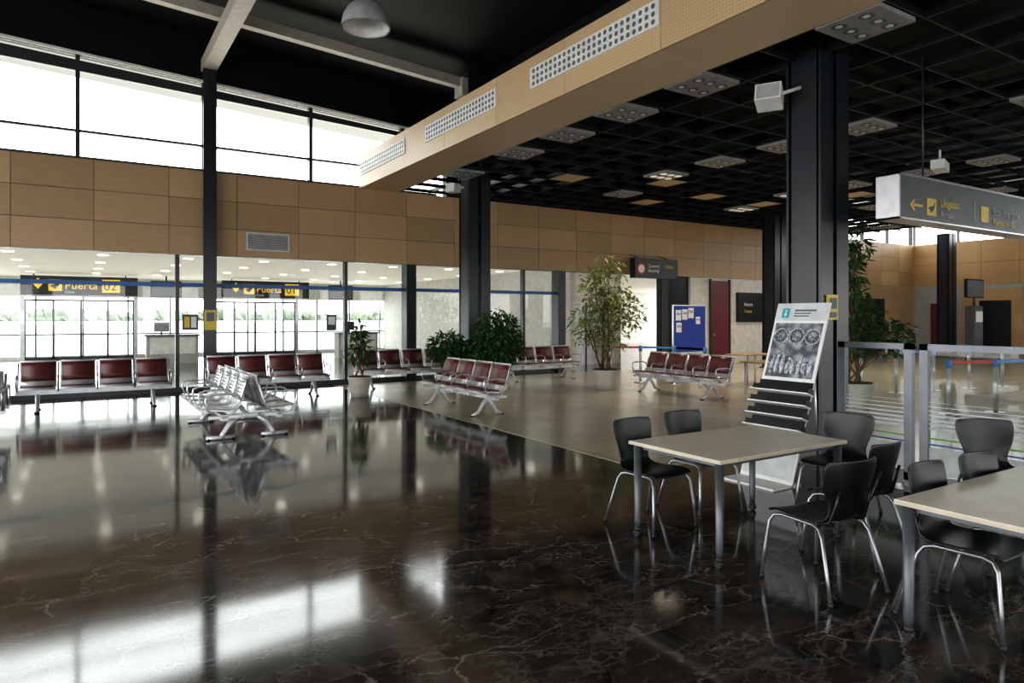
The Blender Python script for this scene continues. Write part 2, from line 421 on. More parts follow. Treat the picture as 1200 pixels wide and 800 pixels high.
# right wall X=33
b = B(); XR = 33
b.box(XR, XR+.25, -7, YW, 0, 3.1, 'greyw'); b.box(XR, XR+.25, -7, YW, 3.1, 5.03, 'steel')
wood_panels(b, [YW-1.43*i for i in range(16, -1, -1)], [3.1, 4.06, 5.03], XR, ['wood_right'], 'y')
b.box(XR-.03, XR, 8.0, 12.2, 0, 3.1, 'wood_right')
b.box(XR-.05, XR, 15.2, 16.2, 0, 2.3, 'maroon_d')
b.box(XR-.04, XR, 12.6, 14.9, 0, 2.9, 'wood_right')
b.box(XR-.06, XR, 13.0, 14.2, 0, 2.4, 'signblk')
b.done('wall_right')
b = B()
b.box(XR+.1, XR+.12, -7, YW, 5.03, 6.4, 'glass')
for i in range(14): b.box(XR+.05, XR+.2, YW-1.9*i-.04, YW-1.9*i+.04, 5.03, 6.4, 'frame')
b.box(27, XR, YW+.1, YW+.12, 5.03, 6.4, 'glass')
for x in (27, 29, 31, 33): b.box(x-.04, x+.04, YW+.05, YW+.2, 5.03, 6.4, 'frame')
b.done('window_3')
b = B(); b.box(8.6, 27, -7, 17.3, 6.4, 6.6, 'black'); b.box(27, 33.3, -7, 17.3, 6.4, 6.6, 'offw'); b.done('ceiling_lower')
# open grid ceiling
b = B(); P = .8
x = 7.2
while x < 27.01: b.box(x-.013, x+.013, -6.9, 16.9, 5.04, 5.14, 'grid'); x += P
y = 16.8
while y > -7: b.box(7.12, 27, y-.013, y+.013, 5.045, 5.135, 'grid'); y -= P
b.done('ceiling_grid')
b = B()
for x in (8.95, 13.9, 19.6, 25.3): b.box(x-.12, x+.12, -7, 17, 5.5, 5.9, 'black')
for y in (-3.7, 1, 5.9, 10, 15.1): b.box(8.65, 27, y-.1, y+.1, 5.5, 5.8, 'black')
for y in (3.2, 7.7, 12.1): b.tube([(8.7, y, 5.75), (26.5, y, 5.75)], .2, 'steel', 12)
b.done('ceiling_services')
def fixture(nm, mt):
    fb = B(); fb.box(-.37, .37, -.37, .37, 0, .05, 'panelgrey')
    for i in range(3):
        for j in range(2):
            px, py = -.23+.23*i, -.16+.32*j
            fb.cyl((px, py, -.008), (px, py, .002), .085, .085, mt, 16)
            if mt != 'lamp': fb.cyl((px, py, -.012), (px, py, .0), .04, .04, 'white', 12)
    return fb.mesh(nm)
fme = fixture('recessed_light_panel', 'pdark'); fmel = fixture('recessed_light_panel_lit', 'lamp')
LIT = ((5, 6), (11, 3), (11, 6), (16, 8), (16, 3))
litpos = []
for ci in (0, 5, 11, 16, 21):
    for rj in (3, 6, 8, 10, 12, 15, 18, 21):
        xx = 7.2+P*(ci+.5+(1 if (rj % 2 and ci > 0) else 0)); yy = 16.8-P*(rj+.5)
        if ci == 0: xx -= .1
        lit = (ci, rj) in LIT
        if lit: litpos.append((xx, yy))
        link('recessed_light_panel', fmel if lit else fme, (xx, yy, 4.99))
b = B()
for (ci, rj) in ((6, 5), (3, 4), (12, 4), (13, 7), (8, 2), (15, 4), (18, 2), (9, 4)):
    x = 7.2+P*ci; y = 16.8-P*rj; b.box(x+.03, x+P-.03, y-P+.03, y-.03, 5.05, 5.09, 'wood_soffit')
b.done('ceiling_tiles')

# gate hall
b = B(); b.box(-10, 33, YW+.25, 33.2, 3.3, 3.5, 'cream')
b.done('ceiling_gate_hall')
b = B()
for y in (18.6, 20.6, 23.5, 26.5, 29.5):
    for x in range(-8, 18, 2): b.cyl((x+.5, y, 3.285), (x+.5, y, 3.3), .13, .13, 'fluor', 16)
b.done('ceiling_downlights')
b = B()
b.box(-10, 13.3, 33, 33.2, 2.5, 3.3, 'white')
gates = [(-1.85, 1.9), (5.0, 8.6)]
b.box(-10, 20, 33, 33.2, 0, .12, 'white')
b.box(-10, 20, 33.08, 33.1, .1, 2.5, 'glass')
x = -9.5
while x < 20:
    b.box(x-.03, x+.03, 33, 33.15, 0, 2.5, 'greyframe'); x += 1.6
b.box(-10, 13.3, 33.02, 33.14, .95, 1.01, 'greyframe')
b.box(13.3, 33, 33, 33.2, 0, 3.3, 'offw')
b.done('window_4')
for n, (x0, x1) in enumerate(gates):
    b = B()
    w = (x1-x0)/4
    for i in range(4):
        a = x0+i*w
        b.box(a, a+.04, 32.85, 32.93, 0, 2.4, 'frame'); b.box(a+w-.04, a+w, 32.85, 32.93, 0, 2.4, 'frame')
        b.box(a, a+w, 32.85, 32.93, 0, .08, 'frame'); b.box(a, a+w, 32.85, 32.93, 2.32, 2.4, 'frame')
        b.box(a+.04, a+w-.04, 32.88, 32.9, .08, 2.32, 'glass')
    b.box(x0-.15, x0, 32.8, 33, 0, 2.5, 'alu'); b.box(x1, x1+.15, 32.8, 33, 0, 2.5, 'alu')
    b.done('door_%d' % (n+1))
    b = B()
    b.box(x0, x1, 30.5, 30.8, 2.50, 3.22, 'signblk')
    for x in (x0+.4, x1-.4): b.cyl((x, 30.65, 3.22), (x, 30.65, 3.3), .02, .02, 'frame', 8)
    s = b.done('gate_sign')
    cx = x0+.35; YS_ = 30.49
    yb = B()
    yb.poly([(cx, YS_, 2.95), (cx+.35, YS_, 2.95), (cx+.18, YS_, 2.72)], 'yellow_l'); yb.box(cx+.14, cx+.22, YS_-.005, YS_+.005, 2.93, 3.12, 'yellow_l')
    yb.box(cx+.5, cx+.92, YS_-.005, YS_+.005, 2.66, 3.08, 'yellow_l')
    yb.poly([(cx+.55, YS_-.01, 2.85), (cx+.75, YS_-.01, 2.93), (cx+.88, YS_-.01, 3.02), (cx+.82, YS_-.01, 2.86), (cx+.7, YS_-.01, 2.72)], 'signblk')
    yb.box(cx+2.2, cx+2.8, YS_-.005, YS_+.005, 2.62, 3.12, 'yellow_l')
    me = yb.mesh('pictogram'); me.transform(Matrix.Translation(-s.location)); o = bpy.data.objects.new('pictogram', me); sc.collection.objects.link(o); o.parent = s
    text('label', 'Puerta', .4, (cx+1.0, YS_-.01, 2.74), 'yellow_l', s); text('label_2', 'Gate', .16, (cx+1.0, YS_-.01, 2.58), 'paper', s)
    text('number', '02' if n == 0 else '01', .44, (cx+2.25, YS_-.02, 2.71), 'signblk', s)
for x in (2.0, 9.0):
    b = B(); b.box(x, x+1.7, 27.6, 28.2, 0, 1.0, 'greyw'); b.box(x-.05, x+1.75, 27.5, 28.3, 1.0, 1.05, 'pdark'); b.box(x+.1, x+1.6, 27.58, 27.6, .35, .95, 'white')
    b.tube([(x+.5, 27.9, 1.05), (x+.5, 27.9, 1.2)], .03, 'frame'); b.box(x+.25, x+.75, 27.85, 27.89, 1.15, 1.5, 'signblk'); b.done('boarding_desk')
    b = B(); b.box(x+.3, x+1.4, 29.9, 29.98, 2.45, 3.1, 'signblk'); b.box(x+.35, x+1.35, 29.895, 29.9, 2.5, 3.05, 'pdark'); b.cyl((x+.85, 29.95, 3.1), (x+.85, 29.95, 3.3), .03, .03, 'frame'); b.done('ceiling_monitor')
b = B(); b.box(13.1, 13.3, YW+.25, 33, 0, 3.3, 'offw'); b.done('wall_gate_side')
b = B()
b.box(13.3, 16.9, 19.2, 19.4, 0, 3.3, 'offw'); b.done('wall_alcove')
b = B(); b.box(14.2, 16.2, 19.12, 19.19, 0, 2.2, 'alu_l'); b.box(15.17, 15.23, 19.1, 19.13, 0, 2.2, 'frame'); b.done('door_3')
b = B()
b.box(16.8, 17.1, YW-.02, YW+.25, 0, 3.1, 'frame')
b.box(17.1, 18.2, YW+.1, YW+.25, 0, 3.1, 'signblk')
b.box(18.2, 33, YW, YW+.25, 0, 3.1, 'offw')
b.box(22.4, 33, YW-.03, YW, 0, 3.1, 'wood_wall')
b.box(24.0, 26.5, YW-.05, YW, 0, 2.4, 'signblk')
b.box(28.0, 30.5, YW-.05, YW, 0, 2.5, 'signblk')
b.done('wall_service')
b = B(); b.box(19.2, 20.15, YW-.06, YW-.005, 0, 3.0, 'maroon_d'); b.box(19.14, 19.2, YW-.09, YW-.005, 0, 3.06, 'frame'); b.box(20.15, 20.21, YW-.09, YW-.005, 0, 3.06, 'frame'); b.cyl((19.3, YW-.06, 1.05), (19.3, YW-.12, 1.05), .03, .03, 'alu'); b.done('door_4')
b = B(); b.box(20.6, 22.1, YW-.1, YW, 1.5, 2.6, 'signblk'); s = b.done('wall_sign')
text('label', 'Aseos', .2, (20.9, YW-.12, 2.1), 'paper', s); text('label_2', 'Toilets', .16, (20.9, YW-.12, 1.85), 'yellow', s)
b = B(); b.box(15.0, 16.9, 16.35, 16.6, 2.95, 3.6, 'signblk'); b.cyl((15.25, 16.34, 3.25), (15.25, 16.352, 3.25), .18, .18, 'red', 20); b.cyl((15.25, 16.33, 3.25), (15.25, 16.345, 3.25), .13, .13, 'paper', 20)
for x in (15.3, 16.6): b.cyl((x, 16.47, 3.6), (x, 16.97, 3.75), .015, .015, 'frame', 8)
s = b.done('hanging_sign'); text('label', 'Control\nSecurity', .15, (15.55, 16.34, 3.3), 'paper', s); text('label_2', 'Salidas', .15, (16.3, 16.34, 3.3), 'yellow', s)
b = B(); b.box(3.3, 4.3, YW-.07, YW-.03, 3.27, 3.69, 'alu_l')
for i in range(9): b.box(3.35, 4.25, YW-.085, YW-.06, 3.31+.04*i, 3.33+.04*i, 'greyw')
b.box(3.34, 4.26, YW-.072, YW-.068, 3.3, 3.66, 'pdark'); b.done('wall_grille')

# ---------------------------------------------------------------- steel columns
def column(x, y, top=5.2):
    b = B()
    for dx in (-.17, .17):
        b.box(x+dx-.13, x+dx+.13, y-.25, y-.215, 0, top, 'steel'); b.box(x+dx-.13, x+dx+.13, y+.215, y+.25, 0, top, 'steel')
        b.box(x+dx-.012, x+dx+.012, y-.22, y+.22, 0, top, 'steel')
    for z in [i*1.2+.4 for i in range(int(top/1.2))]: b.box(x-.12, x+.12, y-.2, y+.2, z, z+.15, 'steel')
    b.box(x-.29, x-.27, y-.18, y+.18, 0, top, 'steel')
    b.box(x-.36, x+.36, y-.32, y+.32, 0, .03, 'steel')
    return b.done('steel_column')
column(8.15, 14.6, 7.6)
for p in ((8.2, 5.45), (8.2, -3.7), (19.6, 14.6), (19.6, 5.45), (31, 14.6), (31, 5.45)): column(*p)
b = B(); R = Matrix.Translation((7.62, 5.75, 4.55)) @ Matrix.Rotation(.5, 4, 'Z') @ Matrix.Rotation(.35, 4, 'Y')
b.box(-.16, .12, -.16, .16, -.11, .13, 'white', R); b.box(-.17, -.16, -.14, .14, -.09, .11, 'greyw', R); b.tube([(7.7, 5.65, 4.6), (7.92, 5.5, 4.68)], .025, 'white'); b.done('wall_speaker')
b = B(); R = Matrix.Translation((7.62, 14.7, 4.8)) @ Matrix.Rotation(.4, 4, 'Z'); b.box(-.14, .12, -.13, .13, -.1, .1, 'white', R); b.tube([(7.7, 14.65, 4.8), (7.92, 14.6, 4.85)], .025, 'white'); b.done('wall_speaker')
b = B(); R = Matrix.Translation((14.6, 7.0, 4.72)) @ Matrix.Rotation(.3, 4, 'Z'); b.box(-.3, .3, -.12, .12, -.09, .09, 'white', R); b.cyl((14.6, 7, 4.8), (14.6, 7, 5.05), .025, .025, 'white'); b.done('ceiling_projector')
b = B(); b.box(8.0, 8.22, 5.17, 5.195, 1.66, 1.98, 'yellow'); b.box(8.04, 8.18, 5.16, 5.17, 1.8, 1.94, 'pdark'); b.box(8.04, 8.18, 5.16, 5.17, 1.69, 1.76, 'pdark'); b.done('notice_sign')
b = B(); b.box(2.36, 2.6, YW-.33, YW-.3, 1.4, 1.85, 'yellow'); b.box(2.4, 2.56, YW-.34, YW-.33, 1.6, 1.8, 'pdark'); b.done('notice_sign')
b = B(); b.box(1.95, 2.28, YW+.05, YW+.07, 1.4, 1.75, 'signblk'); b.box(1.99, 2.1, YW+.04, YW+.05, 1.45, 1.7, 'yellow'); b.box(2.13, 2.24, YW+.04, YW+.05, 1.45, 1.7, 'paper'); b.done('notice_sign')
b = B(); b.box(5.25, 5.5, YW+.05, YW+.07, 1.35, 1.75, 'signblk'); b.box(5.29, 5.46, YW+.04, YW+.05, 1.5, 1.7, 'paper'); b.done('notice_sign')

# ---------------------------------------------------------------- pendant high-bay lamp
b = B(); cx, cy, cz = 3.72, 10.1, 6.16
prof = [(.37, 0), (.365, .07), (.34, .17), (.28, .28), (.19, .36), (.12, .4)]
b.tube([(cx, cy, cz+z) for r, z in prof], [r for r, z in prof], 'alu_l', 32, cap=False)
b.tube([(cx, cy, cz+z-.004) for r, z in prof], [r-.012 for r, z in prof], 'white', 32, cap=False)
b.tube([(cx, cy, cz-.015), (cx, cy, cz+.01)], [.378, .378], 'alu_l', 32, cap=False)
b.cyl((cx, cy, cz+.39), (cx, cy, cz+.62), .12, .11, 'greyw', 24)
b.cyl((cx, cy, cz+.2), (cx, cy, cz+.35), .09, .06, 'white', 16)
b.cyl((cx, cy, cz+.6), (cx, cy, roofz(cx)+.02), .015, .015, 'frame', 8)
b.done('pendant_lamp')

# ---------------------------------------------------------------- hanging gate sign (right)
DZ = .03
b = B(); b.box(8.5, 13.2, 4.55, 4.8, 2.9+DZ, 3.42+DZ, 'signgrey'); b.box(8.47, 13.2, 4.53, 4.82, 3.42+DZ, 3.45+DZ, 'alu'); b.box(8.47, 13.2, 4.53, 4.82, 2.88+DZ, 2.9+DZ, 'alu'); b.box(8.47, 8.5, 4.53, 4.82, 2.88+DZ, 3.45+DZ, 'alu_l')
for x in (9.3, 12.3): b.cyl((x, 4.67, 3.45), (x, 4.67, 5.1), .012, .012, 'frame', 8)
s = b.done('hanging_sign')
yb = B(); Y = 4.545
yb.box(8.82, 9.05, Y-.003, Y+.003, 3.09, 3.12, 'yellow'); yb.poly([(8.74, Y, 3.105), (8.86, Y, 3.19), (8.86, Y, 3.15), (8.8, Y, 3.105), (8.86, Y, 3.06), (8.86, Y, 3.02)], 'yellow')
yb.box(9.15, 9.38, Y-.003, Y+.003, 3.0, 3.22, 'yellow'); yb.poly([(9.18, Y-.006, 3.1), (9.3, Y-.006, 3.13), (9.35, Y-.006, 3.19), (9.33, Y-.006, 3.1), (9.25, Y-.006, 3.03)], 'signblk')
yb.box(10.4, 10.42, Y-.003, Y+.003, 3.02, 3.3, 'greyw')
yb.box(10.6, 10.82, Y-.003, Y+.003, 3.02, 3.24, 'yellow')
me = yb.mesh('pictogram'); me.transform(Matrix.Translation(-s.location)); o = bpy.data.objects.new('pictogram', me); sc.collection.objects.link(o); o.parent = s
text('label', 'Llegadas', .15, (9.48, 4.54, 3.14), 'yellow', s); text('label_2', 'Arrivals', .12, (9.48, 4.54, 3.0), 'greyw', s)
text('label_3', 'Boarding gate', .15, (10.95, 4.54, 3.14), 'greyw', s); text('label_4', 'Puertas 01-02', .12, (10.95, 4.54, 3.0), 'yellow', s)

# ---------------------------------------------------------------- airport benches
def bench_mesh(n=4, double=False, pad='maroon'):
    b = B(); p = .61; L = n*p
    sides = ((1, -.36),(-1, .36)) if double else ((1, 0),)
    for sg, oy in sides:
        def T(y, z): return (y*sg+oy, z)
        for i in range(n):
            x0 = -L/2+i*p+.03; x1 = x0+p-.06
            prof = [(-.27, .415), (-.25, .445), (-.12, .44), (.05, .42), (.13, .425), (.18, .47), (.23, .62), (.28, .78), (.31, .88)]
            b.strip([T(*q) for q in prof], x0, x1, .016, 'seatm')
            b.tube([(x0, *T(.31, .885)), (x1, *T(.31, .885))], .014, 'alu_l', 8)
            b.tube([(x0, *T(-.27, .42)), (x1, *T(-.27, .42))], .014, 'alu_l', 8)
            if pad != 'none':
                b.strip([T(*q) for q in [(-.25, .462), (-.12, .457), (.05, .437), (.1, .437)]], x0+.03, x1-.03, .025, pad)
                b.strip([T(*q) for q in [(.185, .53), (.212, .62), (.262, .78), (.288, .86)]], x0+.02, x1-.02, .035, pad)
                b.strip([T(*q) for q in [(.225, .56), (.243, .62), (.293, .78), (.312, .85)]], x0+.02, x1-.02, .02, pad)
            else:
                for j in range(7):
                    z = .56+.045*j; yy = .212+.33*(z-.56)*.95-.012
                    b.strip([T(yy, z), T(yy+.005, z+.014)], x0+.05, x1-.05, .006, 'pdark')
        for i in range(n+1):
            x = -L/2+i*p
            b.tube([(x, *T(q[0], q[1])) for q in [(.22, .55), (.17, .63), (.08, .655), (-.16, .655), (-.23, .63), (-.24, .56), (-.2, .44), (-.08, .36)]], .014, 'alu', 8)
            b.tube([(x, *T(q[0], q[1])) for q in [(-.08, .36), (.1, .38), (.2, .5), (.3, .86)]], .014, 'alu', 8)
        b.box(-L/2-.02, L/2+.02, oy-.04, oy+.04, .30, .38, 'alu_l')
        for i in range(n+1): b.box(-L/2+i*p-.02, -L/2+i*p+.02, oy-.2, oy+.2, .33, .37, 'alu_l')
    if double:
        for x in (-L/2+.3, L/2-.3):
            b.box(x-.025, x+.025, -.36, .36, .3, .34, 'alu_l')
            for sg in (-1, 1):
                b.tube([(x, sg*.12, .32), (x, sg*.25, .2), (x, sg*.33, .08), (x, sg*.34, .03)], [.045, .04, .035, .05], 'alu_l', 10)
                b.tube([(x, sg*.18, .03), (x, sg*.55, .03)], [.03, .03], 'alu_l', 8)
                for q in (.2, .52): b.cyl((x, sg*q, 0), (x, sg*q, .025), .035, .03, 'rubber', 12)
    else:
        e = .3
        for x in (-L/2+.3, L/2-.3):
            b.tube([(x, -e, .02), (x, -e*.6, .07), (x, -.08, .22), (x, 0, .3)], [.022, .03, .035, .04], 'alu_l', 10)
            b.tube([(x, e, .02), (x, e*.6, .07), (x, .08, .22), (x, 0, .3)], [.022, .03, .035, .04], 'alu_l', 10)
            for q in (-e, e): b.cyl((x, q, 0), (x, q, .025), .04, .035, 'rubber', 12)
    return b.mesh('airport_bench_mesh')
bm4 = bench_mesh(4); bmd = bench_mesh(4, True, 'none')
YS = 14.9
for cx in (.27, 3.38): link('airport_bench', bm4, (cx, YS, 0))
link('airport_bench', bm4, (6.75, 15.6, 0)); link('airport_bench', bm4, (10.5, 15.2, 0))
link('airport_bench', bm4, (-2.9, YS, 0))
link('airport_bench', bmd, (-2.15, 12.5, 0))
link('airport_bench', bmd, (2.0, 11.05, 0), math.pi/2)
link('airport_bench', bm4, (5.9, 11.05, 0), -math.pi/2)
link('airport_bench', bm4, (11.0, 10.6, 0), -math.pi/2)

# ---------------------------------------------------------------- chairs
def chair_meshes():
    b = B(); k = b.mi('chair')
    prof = [(-.235, .425, .205), (-.225, .445, .218), (-.17, .455, .228), (-.08, .452, .23), (.02, .445, .225), (.11, .442, .212), (.17, .455, .19), (.205, .50, .165), (.222, .56, .165),
            (.237, .62, .19), (.250, .68, .214), (.262, .74, .226), (.272, .79, .228), (.278, .825, .222), (.28, .84, .205)]
    nu = 12; g = []
    for j, (y, z, w) in enumerate(prof):
        row = []; back = max(0, min(1, (z-.47)/.15)) if j > 5 else 0
        for i in range(nu+1):
            u = -1+2*i/nu
            row.append(b.bm.verts.new((u*w, y-.055*back*u*u, z+(.012*u*u if not back else 0))))
        g.append(row)
    for j in range(len(prof)-1):
        for i in range(nu): b.face([g[j][i], g[j][i+1], g[j+1][i+1], g[j+1][i]], k, True)
    shell = b.mesh('shell')
    b = B()
    for s in (-1, 1):
        b.tube([(s*.25, -.25, .012), (s*.235, -.235, .2), (s*.215, -.215, .38), (s*.2, -.19, .42), (s*.19, -.14, .432), (s*.185, .1, .428), (s*.195, .15, .415), (s*.205, .18, .37), (s*.23, .235, .18), (s*.25, .28, .012)], .0115, 'chairleg', 10)
        for y in (-.25, .28): b.cyl((s*.25, y, 0), (s*.25, y, .03), .016, .014, 'rubber', 10)
        b.tube([(s*.17, .12, .43), (s*.15, .19, .46), (s*.14, .225, .56), (s*.14, .25, .66)], .01, 'chair', 8)
    for y in (-.12, .1): b.tube([(-.19, y, .43), (.19, y, .43)], .01, 'chairleg', 8)
    return shell, b.mesh('frame')
shell, cframe = chair_meshes()
def chair(x, y, rot):
    e = empty('dining_chair', (x, y, 0), rot)
    o = link('shell', shell, (0, 0, 0), 0, e)
    md = o.modifiers.new('solid', 'SOLIDIFY'); md.thickness = .012; md.offset = 0
    md = o.modifiers.new('sub', 'SUBSURF'); md.levels = 1; md.render_levels = 2
    link('frame', cframe, (0, 0, 0), 0, e)
chair(3.96, 4.12, .06); chair(4.64, 4.22, -.05)
chair(3.98, 2.62, math.pi-.12); chair(4.69, 2.83, math.pi+.08)
chair(5.55, 3.5, -math.pi/2+.15)
chair(6.25, 2.55, -.7); chair(4.2, 1.86, .05); chair(4.76, 1.84, -.04)
chair(5.75, 1.4, -math.pi/2)

# ---------------------------------------------------------------- tables
def table(x0, x1, y0, y1):
    b = B(); z = .735
    b.box(x0, x1, y0, y1, z-.022, z, 'tedge')
    b.box(x0+.002, x1-.002, y0+.002, y1-.002, z, z+.003, 'tabletop')
    b.box(x0+.08, x1-.08, y0+.07, y0+.1, z-.06, z-.022, 'tleg'); b.box(x0+.08, x1-.08, y1-.1, y1-.07, z-.06, z-.022, 'tleg')
    b.box(x0+.07, x0+.1, y0+.08, y1-.08, z-.06, z-.022, 'tleg'); b.box(x1-.1, x1-.07, y0+.08, y1-.08, z-.06, z-.022, 'tleg')
    for x in (x0+.05, x1-.05):
        for y in (y0+.05, y1-.05):
            b.tube([(x, y, z-.022), (x, y, .12), (x, y, .075)], [.03, .026, .02], 'tleg', 16)
            b.tube([(x, y, .08), (x, y, .06), (x, y, .045)], [.021, .026, .022], 'rubber', 14)
            b.cyl((x-.02, y, .028), (x+.02, y, .028), .028, .028, 'rubber', 16)
    b.done('dining_table')
table(3.6, 5.05, 3.1, 4.0)
table(3.63, 5.12, 1.06, 1.97)

# ---------------------------------------------------------------- info totem, leaning
def totem():
    b = B(); y0, y1 = 4.25, 4.88; x0 = 5.97; ang = math.atan2(.66, 1.85); L = 1.96
    up = Vector((math.sin(ang), 0, math.cos(ang))); out = Vector((-math.cos(ang), 0, math.sin(ang))); yv = Vector((0, 1, 0))
    O = Vector((x0, y0, 0))
    W = y1-y0
    Mx = Matrix(((yv.x, up.x, out.x, O.x), (yv.y, up.y, out.y, O.y), (yv.z, up.z, out.z, O.z), (0, 0, 0, 1)))
    b.box(0, W, 0.0, L, -.02, 0, 'paper', Mx)
    b.box(.0, W, 1.76, L, .0, .004, 'frost', Mx)
    b.box(.46, .55, 1.79, 1.9, .004, .007, 'teal', Mx); b.box(.495, .515, 1.81, 1.85, .007, .009, 'paper', Mx); b.box(.495, .515, 1.86, 1.88, .007, .009, 'paper', Mx)
    b.box(.14, .40, 1.865, 1.885, .004, .007, 'pdark', Mx); b.box(.2, .40, 1.835, 1.848, .004, .007, 'pdark', Mx); b.box(.22, .40, 1.805, 1.818, .004, .007, 'pdark', Mx)
    b.box(.03, W-.03, 1.12, 1.73, 0, .004, 'relief', Mx)
    for cu, r in ((.12, .085), (.31, .09), (.5, .085)):
        for rr, mm in ((r, 'relief_l'), (r*.72, 'relief_d')):
            pts = [Mx @ Vector((cu+rr*math.cos(a), 1.58+rr*math.sin(a), .006)) for a in [math.pi*2*i/16 for i in range(17)]]
            b.tube(pts, .009, mm, 6)
        for i in range(8):
            a = math.pi*i/4; b.tube([Mx @ Vector((cu+.012*math.cos(a), 1.58+.012*math.sin(a), .006)), Mx @ Vector((cu+r*.55*math.cos(a), 1.58+r*.55*math.sin(a), .007))], [.004, .009], 'relief_l', 6)
    rnd = random.Random(3)
    for i in range(8):
        u = .08+.066*i; h = rnd.uniform(.16, .24); t0 = rnd.uniform(-.03, .03)
        pts = [Mx @ Vector((u+t0*t, 1.16+h*t, .006)) for t in (0, .3, .6, .8, .88, 1.0)]
        b.tube(pts, [.018, .026, .024, .01, .018, .014], 'relief_l', 8)
        b.tube([Mx @ Vector((u+.03, 1.15, .005)), Mx @ Vector((u+.036, 1.3, .005))], .006, 'relief_d', 6)
        b.tube([Mx @ Vector((u-.02, 1.3, .008)), Mx @ Vector((u+.02, 1.25, .012)), Mx @ Vector((u+.05, 1.3, .008))], .008, 'relief_l', 6)
    b.box(-.004, W+.004, .52, 1.08, 0, .012, 'signblk', Mx)
    for i in range(4):
        v = .56+.13*i
        b.box(-.02, W+.02, v, v+.06, 0, .09, 'signblk', Mx)
        b.box(-.03, W+.03, v-.012, v, 0, .12, 'paper', Mx)
    b.box(.02, W-.02, .06, .5, 0, .004, 'frost', Mx)
    b.box(x0-.28, x0+.15, y0, y1, 0, .02, 'paper')
    b.tube([(x0+.6, y0+.1, 0.0), (x0+.5, y0+.1, 1.4)], .012, 'alu'); b.tube([(x0+.6, y1-.1, 0), (x0+.5, y1-.1, 1.4)], .012, 'alu')
    b.done('brochure_stand')
totem()

# ---------------------------------------------------------------- glass partition
def partition(y0, y1):
    b = B(); X = 7.05; t = 1.43
    for y in (y0, y1-.08): b.box(X-.03, X+.03, y, y+.08, 0, t, 'greyframe')
    b.box(X-.03, X+.03, y0, y1, t-.06, t, 'greyframe'); b.box(X-.03, X+.03, y0, y1, .06, .14, 'greyframe')
    b.box(X-.005, X+.005, y0+.08, y1-.08, .14, t-.06, 'pglass')
    for i in range(7): b.box(X-.008, X-.006, y0+.08, y1-.08, .86-.045*i, .863-.045*i+.004*i, 'frost')
    b.box(X-.008, X-.006, y0+.08, y1-.08, .16, .42, 'frost')
    b.box(X-.01, X-.006, y0+.08, y1-.08, .5, .515, 'green'); b.box(X-.01, X-.006, y0+.08, y1-.08, .44, .455, 'blue')
    b.done('glass_partition')
partition(3.63, 4.42); partition(1.9, 3.56); partition(.1, 1.85)

# ---------------------------------------------------------------- stanchions & counters behind
def stanchion_line(pts, name='queue_barrier'):
    b = B()
    for (x, y) in pts:
        b.cyl((x, y, 0.004), (x, y, .03), .17, .16, 'alu', 20); b.cyl((x, y, .03), (x, y, .88), .035, .035, 'alu_l', 12); b.cyl((x, y, .82), (x, y, .96), .045, .045, 'bluecap', 12)
    for i in range(len(pts)-1):
        (xa, ya), (xb, yb_) = pts[i], pts[i+1]
        b.hexa([(xa, ya-.002, .89), (xb, yb_-.002, .89), (xb, yb_+.002, .89), (xa, ya+.002, .89), (xa, ya-.002, .94), (xb, yb_-.002, .94), (xb, yb_+.002, .94), (xa, ya+.002, .94)], 'red' if i % 2 == 0 else 'bluecap')
    b.done(name)
stanchion_line([(12.6, 5.9), (13.6, 5.6), (14.6, 5.3), (15.6, 5.0), (16.6, 4.7), (17.8, 4.4)])
stanchion_line([(14.2, 8.4), (15.2, 8.2), (16.4, 8.0), (17.6, 7.8), (18.8, 7.6)])
stanchion_line([(11.6, 13.6), (12.2, 13.1), (12.7, 12.4), (12.7, 11.4)])
for (x, y) in ((12.5, 3.4), (15.5, 2.8)):
    b = B(); b.box(x, x+2.4, y, y+.6, 0, .8, 'greyw'); b.box(x-.05, x+2.45, y-.06, y+.66, .8, .85, 'white'); b.box(x+.1, x+2.3, y-.01, y, .1, .72, 'signgrey'); b.done('service_counter')
b = B(); b.box(27.9, 28.6, 12.2, 12.5, 0, 2.1, 'signgrey'); b.box(27.95, 28.55, 12.18, 12.2, .9, 2.0, 'pdark'); b.box(28.0, 28.5, 12.16, 12.18, 1.5, 1.9, 'paper'); 
b.box(27.6, 28.9, 12.3, 12.4, 2.4, 3.1, 'signblk'); b.cyl((28.25, 12.35, 2.1), (28.25, 12.35, 2.45), .04, .04, 'frame'); b.box(27.65, 28.85, 12.29, 12.3, 2.45, 3.05, 'pdark'); b.done('display_totem')
b = B(); bx0, bx1, by = 13.35, 14.6, 13.1
b.box(bx0, bx1, by-.02, by+.02, .72, 2.02, 'alu'); b.box(bx0+.03, bx1-.03, by-.03, by-.02, .75, 1.99, 'bblue')
for (px, pz, w, h) in ((.08, 1.6, .2, .28), (.32, 1.62, .2, .28), (.56, 1.66, .2, .28), (.1, 1.28, .2, .26), (.85, 1.5, .16, .2)):
    b.box(bx0+px, bx0+px+w, by-.035, by-.03, pz, pz+h, 'paper'); b.box(bx0+px+.02, bx0+px+w-.02, by-.037, by-.035, pz+h*.5, pz+h*.75, 'greyw')
for x in (bx0+.05, bx1-.05): b.cyl((x, by, 0), (x, by, 2.02), .02, .02, 'alu'); b.box(x-.03, x+.03, by-.25, by+.25, 0, .03, 'alu')
b.done('notice_board')
for (x, y, z) in ((14.4, 11.4, .76), (12.9, 9.7, .72)):
    b = B(); b.box(x-.6, x+.6, y-.35, y+.35, z-.03, z, 'woodt')
    for sx in (-.5, .5):
        for sy in (-.28, .28): b.cyl((x+sx, y+sy, 0), (x+sx, y+sy, z-.03), .02, .025, 'alu_l', 10)
    b.done('side_table')

